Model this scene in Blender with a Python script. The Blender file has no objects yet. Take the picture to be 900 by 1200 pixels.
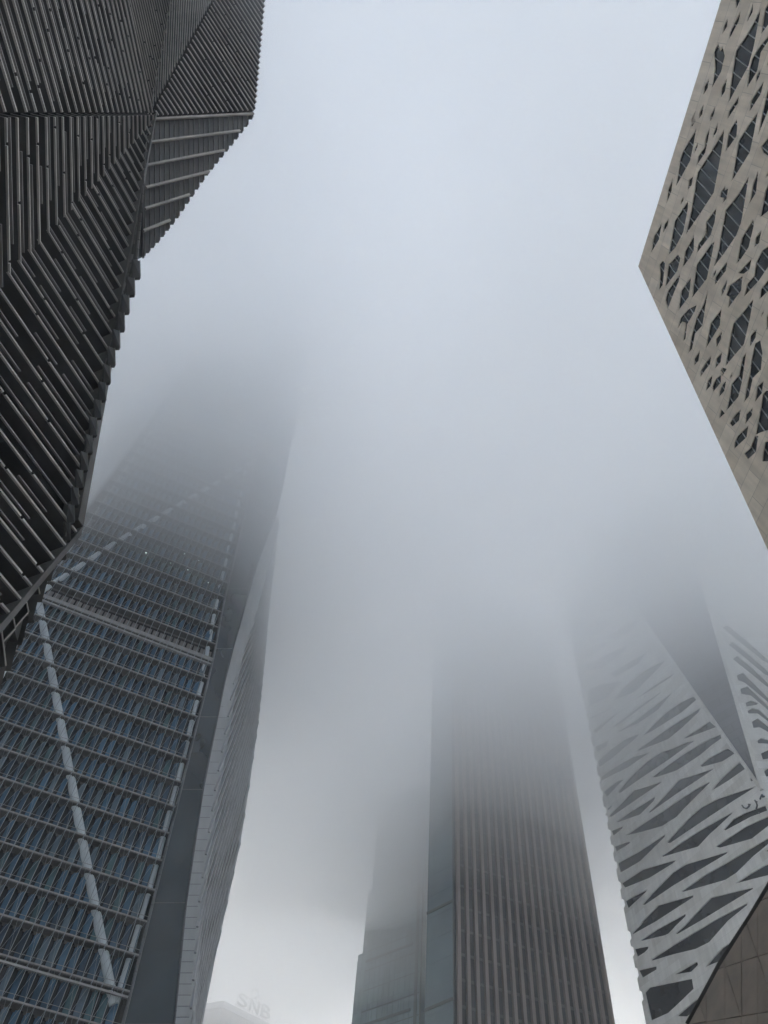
import bpy, bmesh, math, random
from mathutils import Vector, Matrix, noise
random.seed(7)
V = Vector
R = math.radians
scene = bpy.context.scene
COL = scene.collection

# ------------------------------------------------------------------ camera
F = 900.0
CAM = V((0, 0, 1.6))
_u = V((75, 600, -F)).normalized()          # world up seen in the camera frame (the zenith of the photograph)
_f = V((0, 0, -1))
_y = (_f - _f.dot(_u) * _u).normalized()
_x = _y.cross(_u)
C2W = Matrix((_x, _y, _u))                   # camera axes -> world axes

def ray(u, v):
    return (C2W @ V((u - 450, 600 - v, -F))).normalized()
def pz(u, v, z):                             # point seen there, at height z
    d = ray(u, v); return CAM + d * ((z - CAM.z) / d.z)
def pd(u, v, D):                             # point seen there, at plan distance D
    d = ray(u, v); return CAM + d * (D / math.hypot(d.x, d.y))
def px(p):
    c = C2W.transposed() @ (p - CAM)
    return (450 - F * c.x / c.z, 600 + F * c.y / c.z)

cd = bpy.data.cameras.new('camera')
cd.sensor_fit = 'HORIZONTAL'; cd.sensor_width = 36; cd.lens = 36
cd.clip_start = 0.1; cd.clip_end = 5000
cam = bpy.data.objects.new('camera', cd); COL.objects.link(cam)
cam.matrix_world = Matrix.Translation(CAM) @ C2W.to_4x4()
scene.camera = cam

# ------------------------------------------------------------------ helpers
class Plane:
    def __init__(s, a, b, c):                # x axis a->b, face turned to the camera
        s.o = a.copy(); s.h = (b - a).normalized()
        n = s.h.cross(c - a).normalized()
        if n.dot(CAM - a) < 0: n = -n
        s.n = n; s.v = n.cross(s.h)
    @staticmethod
    def vert(a, b):
        return Plane(a, V((b.x, b.y, a.z)), a + V((0, 0, 1)))
    def at(s, u, v, d=0):
        r = ray(u, v); o = s.o + s.n * d
        return CAM + r * ((o - CAM).dot(s.n) / r.dot(s.n))
    def xy(s, p):
        q = p - s.o; return V((q.dot(s.h), q.dot(s.v)))
    def loc(s, u, v): return s.xy(s.at(u, v))
    def P(s, x, y, d=0): return s.o + s.h * x + s.v * y + s.n * d
    def matrix(s):
        return Matrix.Translation(s.o) @ Matrix((s.h, s.v, s.n)).transposed().to_4x4()

class MB:
    def __init__(s): s.v = []; s.f = []; s.m = []
    def face(s, pts, m=0):
        k = len(s.v); s.v += [V(p) for p in pts]; s.f.append(list(range(k, k + len(pts)))); s.m.append(m)
    def prism(s, pts, off, m=0, m2=None):
        """closed solid: polygon pts and its copy moved by off"""
        k = len(s.v); n = len(pts); off = V(off)
        s.v += [V(p) for p in pts] + [V(p) + off for p in pts]
        s.f.append(list(range(k, k + n))); s.m.append(m)
        s.f.append([k + n + i for i in reversed(range(n))]); s.m.append(m if m2 is None else m2)
        for i in range(n):
            j = (i + 1) % n
            s.f.append([k + j, k + i, k + n + i, k + n + j]); s.m.append(m if m2 is None else m2)
    def bar(s, p, q, a, b, m=0):
        """box from p to q, sides a and b (full-size vectors, centred)"""
        a = V(a) / 2; b = V(b) / 2
        s.prism([p - a - b, p + a - b, p + a + b, p - a + b], q - p, m)
    def rod(s, p, q, r, n=6, m=0):
        d = (q - p).normalized(); t = V((0, 0, 1)) if abs(d.z) < .9 else V((1, 0, 0))
        a = d.cross(t).normalized(); b = d.cross(a)
        s.prism([p + (a * math.cos(2 * math.pi * i / n) + b * math.sin(2 * math.pi * i / n)) * r for i in range(n)], q - p, m)
    def shell(s, polys, off, m=0):
        """solid from a connected patch of polygons and its copy moved by off"""
        off = V(off); key = {}; vs = []
        def idx(p):
            k = (round(p.x, 3), round(p.y, 3), round(p.z, 3))
            if k not in key: key[k] = len(vs); vs.append(V(p))
            return key[k]
        F_ = [[idx(p) for p in poly] for poly in polys]
        ed = {}
        for f in F_:
            for i in range(len(f)): ed.setdefault(tuple(sorted((f[i], f[(i + 1) % len(f)]))), []).append((f[i], f[(i + 1) % len(f)]))
        k = len(s.v); n = len(vs); s.v += vs + [p + off for p in vs]
        for f in F_:
            s.f.append([k + i for i in f]); s.m.append(m)
            s.f.append([k + n + i for i in reversed(f)]); s.m.append(m)
        for e in ed.values():
            if len(e) == 1:
                a, b = e[0]; s.f.append([k + b, k + a, k + n + a, k + n + b]); s.m.append(m)
    def build(s, name, mats, parent=None, recalc=True):
        if not isinstance(mats, (list, tuple)): mats = [mats]
        off = V((0, 0, 0)); q = parent
        while q is not None: off += q.location; q = q.parent
        me = bpy.data.meshes.new(name)
        me.from_pydata([tuple(p - off) for p in s.v], [], s.f)
        for m in mats: me.materials.append(m)
        if len(mats) > 1:
            for p, m in zip(me.polygons, s.m): p.material_index = m
        if recalc:
            bm = bmesh.new(); bm.from_mesh(me); bmesh.ops.recalc_face_normals(bm, faces=bm.faces); bm.to_mesh(me); bm.free()
        me.update()
        o = bpy.data.objects.new(name, me); COL.objects.link(o); o.parent = parent
        return o

def thing(name, label, cat, loc, group=None):
    o = bpy.data.objects.new(name, None); COL.objects.link(o); o.location = loc
    o['label'] = label; o['category'] = cat
    if group: o['group'] = group
    return o

def lerp(a, b, t): return a + (b - a) * t
def poly_at(pts, y):
    """x on a pixel polyline [(x,y)...] (y falling or rising) at height y, extended at the ends"""
    p = sorted(pts, key=lambda q: q[1])
    for i in range(len(p) - 1):
        if y <= p[i + 1][1] or i == len(p) - 2:
            a, b = p[i], p[i + 1]
            return a[0] + (b[0] - a[0]) * (y - a[1]) / (b[1] - a[1])

# ------------------------------------------------------------------ materials
def mat(name, col, rough=.6, metal=0., var=.15, scale=1.5, spec=.5, stretch=None, joints=None, bump=0., glass=None, streak=0., sdir=(2.2, 2.2, .08)):
    m = bpy.data.materials.new(name); m.use_nodes = True
    nt = m.node_tree; b = nt.nodes['Principled BSDF']
    b.inputs['Roughness'].default_value = rough; b.inputs['Metallic'].default_value = metal
    b.inputs['Specular IOR Level'].default_value = spec
    tc = nt.nodes.new('ShaderNodeTexCoord'); mp = nt.nodes.new('ShaderNodeMapping')
    nt.links.new(tc.outputs['Object'], mp.inputs[0])
    if stretch: mp.inputs['Scale'].default_value = stretch
    nz = nt.nodes.new('ShaderNodeTexNoise'); nz.inputs['Scale'].default_value = scale; nz.inputs['Detail'].default_value = 5
    nt.links.new(mp.outputs[0], nz.inputs['Vector'])
    rp = nt.nodes.new('ShaderNodeValToRGB')
    rp.color_ramp.elements[0].position = .3; rp.color_ramp.elements[1].position = .7
    rp.color_ramp.elements[0].color = [c * (1 - var) for c in col] + [1]
    rp.color_ramp.elements[1].color = [min(1, c * (1 + var)) for c in col] + [1]
    nt.links.new(nz.outputs['Fac'], rp.inputs[0])
    out = rp.outputs[0]
    if streak:                                # rain streaks running down the cladding
        m2 = nt.nodes.new('ShaderNodeMapping'); m2.inputs['Scale'].default_value = sdir
        nt.links.new(tc.outputs['Object'], m2.inputs[0])
        n2 = nt.nodes.new('ShaderNodeTexNoise'); n2.inputs['Scale'].default_value = 1.4; n2.inputs['Detail'].default_value = 6
        nt.links.new(m2.outputs[0], n2.inputs['Vector'])
        r2 = nt.nodes.new('ShaderNodeMapRange'); r2.inputs[1].default_value = .35; r2.inputs[2].default_value = .7
        r2.inputs[3].default_value = 1 - streak; r2.inputs[4].default_value = 1.
        nt.links.new(n2.outputs['Fac'], r2.inputs[0])
        mx = nt.nodes.new('ShaderNodeVectorMath'); mx.operation = 'SCALE'
        nt.links.new(out, mx.inputs[0]); nt.links.new(r2.outputs[0], mx.inputs['Scale']); out = mx.outputs[0]
    if joints:                                # cladding joints: (w, h, gap, darkness, rotation)
        w, h, gap, dk, rot = joints
        m3 = nt.nodes.new('ShaderNodeMapping'); m3.inputs['Rotation'].default_value = rot
        nt.links.new(tc.outputs['Object'], m3.inputs[0])
        br = nt.nodes.new('ShaderNodeTexBrick'); br.inputs['Scale'].default_value = 1
        br.inputs['Color1'].default_value = (1, 1, 1, 1); br.inputs['Color2'].default_value = (.80, .785, .76, 1)
        br.inputs['Mortar'].default_value = (dk, dk, dk, 1)
        br.inputs['Brick Width'].default_value = w; br.inputs['Row Height'].default_value = h
        br.inputs['Mortar Size'].default_value = gap; br.inputs['Mortar Smooth'].default_value = .1
        nt.links.new(m3.outputs[0], br.inputs['Vector'])
        mx = nt.nodes.new('ShaderNodeMix'); mx.data_type = 'RGBA'; mx.blend_type = 'MULTIPLY'; mx.inputs[0].default_value = 1
        nt.links.new(out, mx.inputs[6]); nt.links.new(br.outputs['Color'], mx.inputs[7]); out = mx.outputs[2]
    nt.links.new(out, b.inputs['Base Color'])
    if bump:
        bp = nt.nodes.new('ShaderNodeBump'); bp.inputs['Strength'].default_value = bump; bp.inputs['Distance'].default_value = .05
        nt.links.new(nz.outputs['Fac'], bp.inputs['Height']); nt.links.new(bp.outputs[0], b.inputs['Normal'])
    return m

M = dict(
    louvre=mat('dark bronze louvre', (.045, .042, .039), .5, .2, .25, .6),
    nosing=mat('pale rail and lit edge', (.37, .34, .305), .5, .2, .25, .8),  # paler than the louvre plates: sky light on their edges put into the colour
    blackglass=mat('black glazing', (.014, .014, .015), .25, 0, .3, .3),
    trim=mat('dark bronze trim', (.085, .078, .073), .5, .2, .3, .9),
    panel=mat('bronze panel', (.13, .118, .112), .5, .2, .3, .9),
    stone=mat('beige stone', (.71, .625, .51), .8, 0, .10, .9, joints=(2.2, 1.15, .022, .62, (0, 0, 0)), bump=.15, streak=.22, sdir=(1.6, .12, 1.6)),
    brownstone=mat('brown stone', (.145, .115, .088), .8, 0, .22, .8, bump=.15),
    joint=mat('dark joint', (.02, .018, .016), .9),
    winglass=mat('window glass', (.013, .017, .021), .15, 0, .35, .5, .28),
    mullion=mat('grey mullion', (.30, .30, .29), .5, .3),
    white=mat('white cladding', (.72, .72, .69), .65, 0, .07, .4, joints=(5.5, 1.35, .03, .8, (0, 0, 0)), streak=.16, sdir=(.9, .06, .9)),
    slate=mat('grey metal cladding', (.115, .12, .135), .45, .3, .2, .2, joints=(4.5, 1.6, .07, .6, (R(90), 0, 0))),
    blueglass=mat('blue glass', (.045, .125, .21), .12, 0, .5, .25, .6),
    blindglass=mat('glass with pale blind', (.10, .16, .21), .2, 0, .3, .5, .5),
    greyglass=mat('dark blue glass', (.02, .06, .11), .08, 0, .5, .4, .7),
    tealglass=mat('green tinted glass', (.04, .11, .135), .1, 0, .4, .4, .7),
    deepglass=mat('deep blue glass', (.006, .009, .014), .2),
    walk=mat('galvanised walkway', (.034, .032, .03), .7, .0, .2, .9),
    rail=mat('walkway edge', (.26, .255, .245), .5, .2, .2, 1.2),
    steel=mat('white painted steel', (.50, .55, .58), .5, 0, .06, .5),
    rodm=mat('stainless rod', (.23, .265, .285), .4, .5),
    chamfer=mat('dark tinted glass', (.016, .028, .037), .18, 0, .3, .12, .4),
    strip=mat('light metal panel', (.33, .345, .355), .5, .1, .08, .5),
    strip2=mat('worn bronze panel', (.20, .185, .175), .5, .2, .2, .9),
    finm=mat('grey fin', (.44, .445, .455), .5, .2, .1, .8),
    rib=mat('stone rib', (.25, .212, .193), .7, 0, .1, .3, streak=.2),
    towerglass=mat('brown black glazing', (.040, .041, .044), .25, 0, .5, .35, stretch=(1, 1, .25)),
    towerglass2=mat('brown spandrel', (.048, .047, .048), .4, 0, .3, .35),
    paleglass=mat('grey green glass', (.105, .155, .17), .3, 0, .25, .12, joints=(1.5, 4.2, .07, .7, (R(90), 0, 0))),
    greenglass=mat('green grey glass', (.075, .112, .13), .3, 0, .22, .12),
    dkline=mat('dark floor line', (.05, .06, .065), .5),
    farwall=mat('far pale wall', (.22, .215, .215), .8),
    signm=mat('sign letters', (.07, .085, .08), .5),
    ground=mat('paving', (.54, .535, .52), .85, 0, .2, .05, joints=(1.2, .6, .012, .6, (0, 0, 0))),
)
lampm = bpy.data.materials.new('lamp glow'); lampm.use_nodes = True
_b = lampm.node_tree.nodes['Principled BSDF']; _b.inputs['Emission Color'].default_value = (.75, 1, .9, 1); _b.inputs['Emission Strength'].default_value = .45

# ------------------------------------------------------------------ pierced facades (flat plane with openings)
def facade(pl, outer, holes, thick, name, m, parent):
    """slab in plane pl with openings; outer and holes are lists of plane coordinates"""
    cu = bpy.data.curves.new(name, 'CURVE'); cu.dimensions = '2D'; cu.fill_mode = 'BOTH'; cu.extrude = thick / 2
    for ring in [outer] + holes:
        sp = cu.splines.new('POLY'); sp.points.add(len(ring) - 1); sp.use_cyclic_u = True
        for q, p in zip(ring, sp.points): p.co = (q[0], q[1], 0, 1)
    tmp = bpy.data.objects.new(name, cu); COL.objects.link(tmp)
    dg = bpy.context.evaluated_depsgraph_get()
    me = bpy.data.meshes.new_from_object(tmp.evaluated_get(dg))
    bpy.data.objects.remove(tmp); bpy.data.curves.remove(cu)
    me.name = name
    for v in me.vertices: v.co.z -= thick / 2
    me.materials.clear(); me.materials.append(m)
    o = bpy.data.objects.new(name, me); COL.objects.link(o)
    o.parent = parent; o.matrix_world = pl.matrix()
    o.matrix_local = Matrix.Translation(-parent.location) @ pl.matrix()
    return o

def grow(ring, k):
    c = sum(ring, V((0, 0))) / len(ring)
    return [c + (p - c) * (1 + k / max(.05, (p - c).length)) for p in ring]
def area(ring): return sum(ring[i - 1].x * ring[i].y - ring[i].x * ring[i - 1].y for i in range(len(ring))) / 2
def simple(ring):
    r = [V(p) for p in ring]
    if area(r) < 0: r.reverse()
    return r
def cut_line(ring, x):
    """y intervals of a polygon along the vertical line x"""
    ys = []
    for i in range(len(ring)):
        a, b = ring[i - 1], ring[i]
        if (a.x - x) * (b.x - x) < 0: ys.append(a.y + (b.y - a.y) * (x - a.x) / (b.x - a.x))
    ys.sort(); return [(ys[i], ys[i + 1]) for i in range(0, len(ys) - 1, 2)]

# ================================================================== GROUND, HAZE, CLOUD
g = MB(); g.face([(-700, -700, 0), (700, -700, 0), (700, 700, 0), (-700, 700, 0)])
go = g.build('ground', M['ground']); go['kind'] = 'structure'

def volume_mat(name, density, col, aniso):
    m = bpy.data.materials.new(name); m.use_nodes = True; nt = m.node_tree
    nt.nodes.remove(nt.nodes['Principled BSDF'])
    pv = nt.nodes.new('ShaderNodeVolumePrincipled')
    pv.inputs['Density'].default_value = density; pv.inputs['Color'].default_value = (*col, 1); pv.inputs['Anisotropy'].default_value = aniso
    nt.links.new(pv.outputs[0], nt.nodes['Material Output'].inputs['Volume'])
    return m
HAZE_D = .0008
hz = MB(); hz.prism([V((x, y, -1)) for x, y in ((-720, -720), (720, -720), (720, 720), (-720, 720))], (0, 0, 262))
ho = hz.build('haze', volume_mat('haze air', HAZE_D, (.93, .95, .97), .3)); ho['kind'] = 'stuff'
ho['label'] = 'thin pale grey mist filling the air between the towers'

def cloud_mesh(base, top, S, amp, seed):
    """closed bank of cloud: uneven underside at about height base, uneven top, half width S"""
    n = 80; c = MB()
    cs = [S * ((i / n) * 2 - 1) for i in range(n + 1)]
    cs = [math.copysign(abs(t / S) ** 1.3 * S, t) for t in cs]
    for x in cs:
        for y in cs:
            c.v.append(V((x, y, base + amp * noise.noise(V((x / 75 + seed, y / 75 - 1.7, .3))) + amp * .45 * noise.noise(V((x / 28, y / 28, seed))))))
    m = (n + 1) ** 2
    for x in cs:
        for y in cs: c.v.append(V((x, y, top + 6 * noise.noise(V((x / 90, y / 90, 9))))))
    I = lambda i, j: i * (n + 1) + j
    for i in range(n):
        for j in range(n):
            c.f.append([I(i, j), I(i, j + 1), I(i + 1, j + 1), I(i + 1, j)])
            c.f.append([m + I(i, j), m + I(i + 1, j), m + I(i + 1, j + 1), m + I(i, j + 1)])
    for k in range(n):
        for (a, b) in (((k, 0), (k + 1, 0)), ((k + 1, n), (k, n)), ((0, k + 1), (0, k)), ((n, k), (n, k + 1))):
            c.f.append([I(*a), I(*b), m + I(*b), m + I(*a)])
    c.m = [0] * len(c.f)
    return c
CLOUD_COL, CLOUD_G = (.9785, .990, .993), .4
for nm, base, top, S, amp, seed, dens, lab in (
        ('low_cloud', 79, 206, 410, 10, 3.1, .017, 'pale ragged underside of the low cloud drifting round the towers'),
        ('low_cloud', 95, 202, 400, 14, 8.4, .041, 'dense grey heart of the low cloud hiding the tower tops')):
    co = cloud_mesh(base, top, S, amp, seed).build(nm, volume_mat('cloud', dens, CLOUD_COL, CLOUD_G))
    co['kind'] = 'stuff'; co['label'] = lab
# ================================================================== NEAR LOUVRED TOWER (left edge of the view)
def near_tower():
    A, B, Cc = pz(172, 140, 60), pz(296, 133, 72), pz(165, 302, 47)
    K, L = pz(76, 625, 24), pz(0, 713, 19)
    root = thing('louvred_tower', 'dark faceted tower wrapped in close horizontal louvres, leaning overhead with saw toothed edge', 'tower', (-30, 22, 0))
    # main facet: edge A-K and the level louvre direction
    zt = K.z + .6
    p3 = Plane(A, K, pz(0, 516, zt))
    eK = p3.at(76, 616)
    h3 = pz(0, 516, eK.z) - eK; h3.z = 0; h3.normalize()
    p3 = Plane(A, K, A + h3 * 10)
    cre = lambda x: 138 + (172 - x) * (318 - 138) / 172.      # crease below facet two, in the picture
    # facet two shares the crease, its louvres stay level
    c12 = p3.at(12, cre(12))
    p2 = Plane(A, p3.at(0, cre(0)), pz(5.7, 133, c12.z))
    q70 = p2.at(70, 133)
    p1 = Plane(p2.at(168, 134), p2.at(5.7, 133), pz(33, 0, q70.z))
    p6 = Plane(A, B, pz(308, 0, 88))
    T1 = pz(198, 0, 80)
    pm = Plane(A, p6.at(250, 0), T1)
    pa = Plane(A, T1, p1.at(140, 0))
    w = V((-16, 9, 0))
    OX = -250                                                   # how far the facets run on past the frame
    a2 = p2.at(168, 134)
    f3 = [A, K, p3.at(0, 713), p3.at(OX, 713 - OX * 1.13), p3.at(OX, cre(OX)), p3.at(0, cre(0))]
    l133 = p2.at(OX, 128)
    f2 = [A, p3.at(0, cre(0)), p3.at(OX, cre(OX)), l133, p2.at(5.7, 133), a2]
    f1 = [a2, p2.at(5.7, 133), l133, p1.at(OX, -40), p1.at(130, -40), p1.at(140, 0)]
    top_m, top_6 = pm.at(203, -40), p6.at(262, -40)
    fa = [A, a2, p1.at(140, 0), p1.at(130, -40), top_m, T1]
    fm = [A, T1, top_m, top_6, p6.at(250, 0)]
    f6 = [A, p6.at(250, 0), top_6, p6.at(311, -40), p6.at(308, 0), B]
    back = MB()
    back.shell([f3, f2], w)
    back.shell([f1, fa, fm, f6], V((-7, 3.5, 9)))
    body = back.build('wall', M['blackglass'], root)
    # core that carries the overhanging crystal down to the ground
    core = MB(); c0 = p3.at(OX, 700) + w * 1.2
    core.prism([V((c0.x + dx, c0.y + dy, 0)) for dx, dy in ((-12, -10), (2, -10), (2, 8), (-12, 8))], (0, 0, 45))
    core.build('core', M['blackglass'], root)

    def louvre(segs, gap=4.2, many=False):
        """one louvre: level plates that bend round the facets, nosing along the front edge, sky light put into its pale colour.
        segs: (plane, from, to, depth, thickness, nosing height)"""
        pl_, ns = MB(), MB()
        for pl, a, b, depth, t, nh in segs:
            d = (b - a); ln = d.length
            if ln < .2: continue
            d.normalize(); up = pl.n.cross(d).normalized()
            pl_.prism([a - up * t / 2, a + up * t / 2, b + up * t / 2, b - up * t / 2], pl.n * depth)
            s0 = -random.uniform(0, gap)
            while s0 < ln:
                s1 = min(ln, s0 + gap - .12); u0 = max(0, s0)
                if s1 - u0 > .15:
                    c = pl.n * (depth + .04); jit = random.uniform(-.012, .012)
                    ns.bar(a + d * u0 + c + up * jit, a + d * s1 + c + up * jit, up * nh, pl.n * .08)
                s0 += gap
        if pl_.f:
            o = pl_.build('louvre', M['louvre'], root)
            q = ns.build('nosing', M['nosing'], o) if ns.f else None
            if many:
                o['kind'] = 'stuff'
                if q: q['kind'] = 'stuff'
    # main facet louvres start at the edge A-K-L and run up-left to the crease
    ys = [156, 178, 199, 220, 242, 263, 285, 297 + 10, 328, 350, 372, 394, 417, 440, 463, 487, 512, 538, 566, 594]
    starts = [p3.at(*px(A + (K - A) * t)) for t in [0]]
    E = [(172, 140), (163, 190), (148, 270), (118, 400), (92, 520), (76, 625)]
    st = [p3.at(*px(lerp(A, K, (i + .6) / 28.5))) for i in range(28)]
    for y in (-1,): pass
    for t in (.06, .24, .42, .60, .78, .96, 1.14, 1.32, 1.5, 1.7, 1.9, 2.15, 2.45, 2.8, 3.2): st.append(p3.at(lerp(76, 0, t), lerp(625, 713, t)))
    mids = []
    for s in st:
        x0, y0 = px(s); e = s + h3 * 6
        x1, y1 = px(e); m = (y1 - y0) / (x1 - x0)              # picture line, meets the crease at xc
        xc = (138 + 172 * 180 / 172. + m * x0 - y0) / (m + 180 / 172.)
        lim = xc < OX
        xx = max(xc, OX); yy = y0 + (xx - x0) * m
        chain = [(p3, s, p3.at(xx, yy), .62, .08, .085)]
        if not lim and xc > OX + 5:
            x133 = xc - 6 * (1 - xc / 170.)
            a = p3.at(xc, cre(xc)); b = p2.at(x133, 133)
            chain.append((p2, a, b, .55, .09, .11))
            # facet one: level again
            e1 = b + (p1.at(33, 0) - p1.at(70, 133)).normalized() * 3
            u1, v1 = px(e1); k = (u1 - x133) / (v1 - 133)
            xt = x133 + k * (-40 - 133)
            chain.append((p1, b, p1.at(OX, 133 + (OX - x133) / k) if xt < OX else p1.at(xt, -40), .55, .09, .12))
        louvre(chain)
        for pl, a, b, depth, t, nh in chain: mids.append((pl, a, b))
    # thin broken glazing bars half way between the louvres, and brackets across the gaps
    gb = MB(); rb = random.Random(11)
    for plane in (p3, p2, p1):
        row = [(a, b) for q, a, b in mids if q is plane]
        for (a, b), (c, d_) in zip(row, row[1:]):
            m0, m1 = lerp(a, c, .5), lerp(b, d_, .5); d = m1 - m0; ln = d.length
            if ln < 1 or (c - a).length > 6: continue
            d.normalize(); up = plane.n.cross(d).normalized(); t = rb.uniform(0, 2)
            while t < ln - .5:
                e = min(ln, t + rb.uniform(1.2, 5))
                gb.bar(m0 + d * t + plane.n * .52, m0 + d * e + plane.n * .52, up * .06, plane.n * .08)
                t = e + rb.uniform(.2, 2.6)
    gb.build('glazing_bar', M['strip2'], root)
    # finer louvres of the upper crystal
    c2 = lambda y: 174 + .553 * (138 - y)                      # crease between middle and right facet
    for i in range(46):
        if i < 21: x0 = lerp(176, 293, i / 20.); y0 = 140 - 7 * (x0 - 172) / 124.
        else: y0 = 133 - (i - 20.6) * 6.6; x0 = 296 + 12 * (133 - y0) / 133.
        # up-left at 1.55 to the crease, or to the top
        y = (174 + .553 * 138 - x0 + y0 / 1.55) / (.553 + 1 / 1.55)
        y = max(y, -40)
        if y0 - y < 2: continue
        x = x0 - (y0 - y) / 1.55
        chain = [(p6, p6.at(x0, y0), p6.at(x, y), .38, .06, .10)]
        if y > -38:
            t = (138 - y) / 138.
            xt = lerp(178, 252, t); xt2 = xt + (xt - x) * 40 / max(y, 1) if y > 30 else xt
            chain.append((pm, pm.at(x, y), pm.at(xt, 0), .16, .04, .04))
        louvre(chain, 6)
    fine = []
    for i in range(20):
        xt = lerp(142.5, 196, i / 19.); y = min(136, (198 - xt) / .39)
        if y < 3: continue
        seg = (pa, pa.at(xt, 0), pa.at(xt + .229 * y, y), .2, .04, .055)
        fine.append(seg)
    louvre(fine, 6, True)                                      # the finest ones of the narrow facet
    # slatted end facet A-B-C with its stair-stepped lower edge
    p4 = Plane(A, B, Cc)
    sil = [(296, 133), (290, 143), (272, 166), (240, 205), (205, 256), (185, 281), (163, 304)]
    def y_sil(x):
        q = sorted(sil)
        for a, b in zip(q, q[1:]):
            if x <= b[0]: return a[1] + (b[1] - a[1]) * (x - a[0]) / (b[0] - a[0])
        return q[-1][1]
    left = lambda y: 172 - 5 * max(0, y - 200) / 100.
    sl = MB(); x = 296.0; k = 0
    while x > 166:
        x1 = x - 5.75; yb = y_sil((x + x1) / 2) + 1.5; yt = 140 - 7 * (x - 172) / 124.
        xl = max(x1, left(yb)) + .35
        if x - xl > 1.2 and yb - yt > 1:
            sl.prism([p4.at(xl, yt), p4.at(x - .25, yt), p4.at(x - .25, yb), p4.at(xl, yb)], -p4.n * .08)
            sl.prism([p4.at(x - .25, yt), p4.at(x + .25, yt), p4.at(x + .25, yb - 1), p4.at(x - .25, yb - 1)], p4.n * .12, 1)
        x = x1
    slat = sl.build('slat_screen', [M['louvre'], M['panel']], root)
    bands = [((173, 140), (297, 133)), ((172.9, 167), (281, 153)), ((172, 193.5), (263, 176)), ((171, 219.7), (245, 201)), ((170, 244.6), (222, 228)), ((168, 270.6), (199, 258))]
    for i, (a, b) in enumerate(bands):
        bm_ = MB(); d = p4.v * (.15 if i else .18)
        bm_.bar(p4.at(*a, .2), p4.at(*b, .2), d, p4.n * .14)
        bm_.build('cross_rail', M['nosing'], root)
    # back of the end facet so that it is no loose sheet
    bk = MB(); bk.prism([p4.at(173, 142, -.55), p4.at(286, 136, -.55), p4.at(262, 160, -.55), p4.at(200, 238, -.55), p4.at(168, 276, -.55)], w * .35)
    bk.prism([p4.at(u, v, -.35) for u, v in ((171, 150), (176, 150), (172, 262), (168, 301), (156, 306), (160, 240))], p4.n * .1)
    bk.build('wall', M['blackglass'], root)

    # narrow side facet between the long edge and the outline: rows of small bronze panels
    S = [(172, 165), (169, 225), (163, 303), (149, 348), (127, 430), (105, 515), (88, 580), (76, 632)]
    edge = [(172, 140), (163, 190), (148, 270), (118, 400), (92, 520), (76, 625)]
    def e_pt(y): return A + (K - A) * max(0, min(1, (y - 140) / 485.)) ** .93
    sp = MB(); rows = 44
    def side(y, t, d=0):
        e = px(e_pt_y(y)); xs = poly_at(S, y)
        z = e_pt_y(y).z
        x = lerp(e[0], xs, t)
        return pz(x, y + (e[1] - y) * (1 - t), z - 1.2 * t)
    cache = {}
    def e_pt_y(y):                                             # point of the edge A-K seen at height y
        lo, hi = 0., 1.
        for _ in range(40):
            m = (lo + hi) / 2
            if px(lerp(A, K, m))[1] < y: lo = m
            else: hi = m
        return lerp(A, K, lo)
    ystep = [142 + 482 * (i / rows) ** 1.05 for i in range(rows + 1)]
    for i in range(rows):
        y0, y1 = ystep[i], ystep[i + 1]
        if y1 < 170: nc = 1
        else: nc = 4
        for c in range(nc):
            off = .5 * ((c % 2)) * (y1 - y0)
            t0, t1 = c / nc + .07, (c + 1) / nc - .07
            a, b, c_, d_ = side(y0 + off, t0), side(y0 + off, t1), side(y1 + off - .9, t1), side(y1 + off - .9, t0)
            nn = (b - a).cross(d_ - a)
            if nn.length < 1e-5: continue
            nn.normalize()
            if nn.dot(CAM - a) < 0: nn = -nn
            sp.prism([a, b, c_, d_], -nn * .03, 1 if (i * 7 + c * 3) % 11 < 2 else (2 if (i * 5 + c) % 4 == 0 else 0))
    bs = MB()                                                  # sheet behind the panels
    for i in range(rows):
        q = [side(ystep[i], 0) , side(ystep[i], .97), side(ystep[i + 1], .97), side(ystep[i + 1], 0)]
        bs.prism([t + V((-.03, .05, 0)) for t in q], V((-.10, .22, 0)))
    bs.build('backing_sheet', M['louvre'], root)
    y0 = 306.0
    while y0 < 640:                                            # stair-stepped louvre ends along the outline
        y1 = y0 + 20.5; xt = poly_at(S, y0) + 2.2; z0, z1 = e_pt_y(y0).z - 1.2, e_pt_y(min(y1, 624)).z - 1.2
        xi = poly_at(S, y1) - .5
        sp.prism([pz(xi, y0 - 3, z0), pz(xt, y0, z0), pz(xt + .5, y1 - 1, z1), pz(xi, y1 - .4, z1)], V((-.06, .12, 0)), 2)
        sp.prism([pz(xt - .9, y0, z0) , pz(xt, y0, z0), pz(xt + .5, y1 - 1, z1), pz(xt - .4, y1 - 1, z1)], V((.02, -.06, -.02)), 1)
        y0 = y1
    sp.build('side_panel', [M['panel'], M['strip2'], M['louvre']], root)
    # flat trim along the long edge
    tr = MB(); N = 24
    for i in range(N):
        a, b = lerp(A, K, i / N), lerp(A, K, (i + 1) / N)
        wd = lerp(.10, .34, i / N)
        tr.prism([a + p3.n * .82, b + p3.n * .82, b + p3.n * .82 - h3 * wd * -1, a + p3.n * .82 - h3 * wd * -1], -p3.n * .9)
    tr.build('edge_trim', M['trim'], root)
    # lower edge below the bend: trim and the hanging toothed plates
    lt = MB()
    for a, b in (((76, 625), (0, 713)), ((0, 713), (-240, 713 + 240 * 1.13))):
        P0, P1 = p3.at(*a), p3.at(*b)
        dn = V((.25, .1, -1)).normalized()
        lt.prism([P0 + p3.n * .8, P1 + p3.n * .8, P1 + p3.n * .8 + dn * .5, P0 + p3.n * .8 + dn * .5], -p3.n * 1.0)
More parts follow.
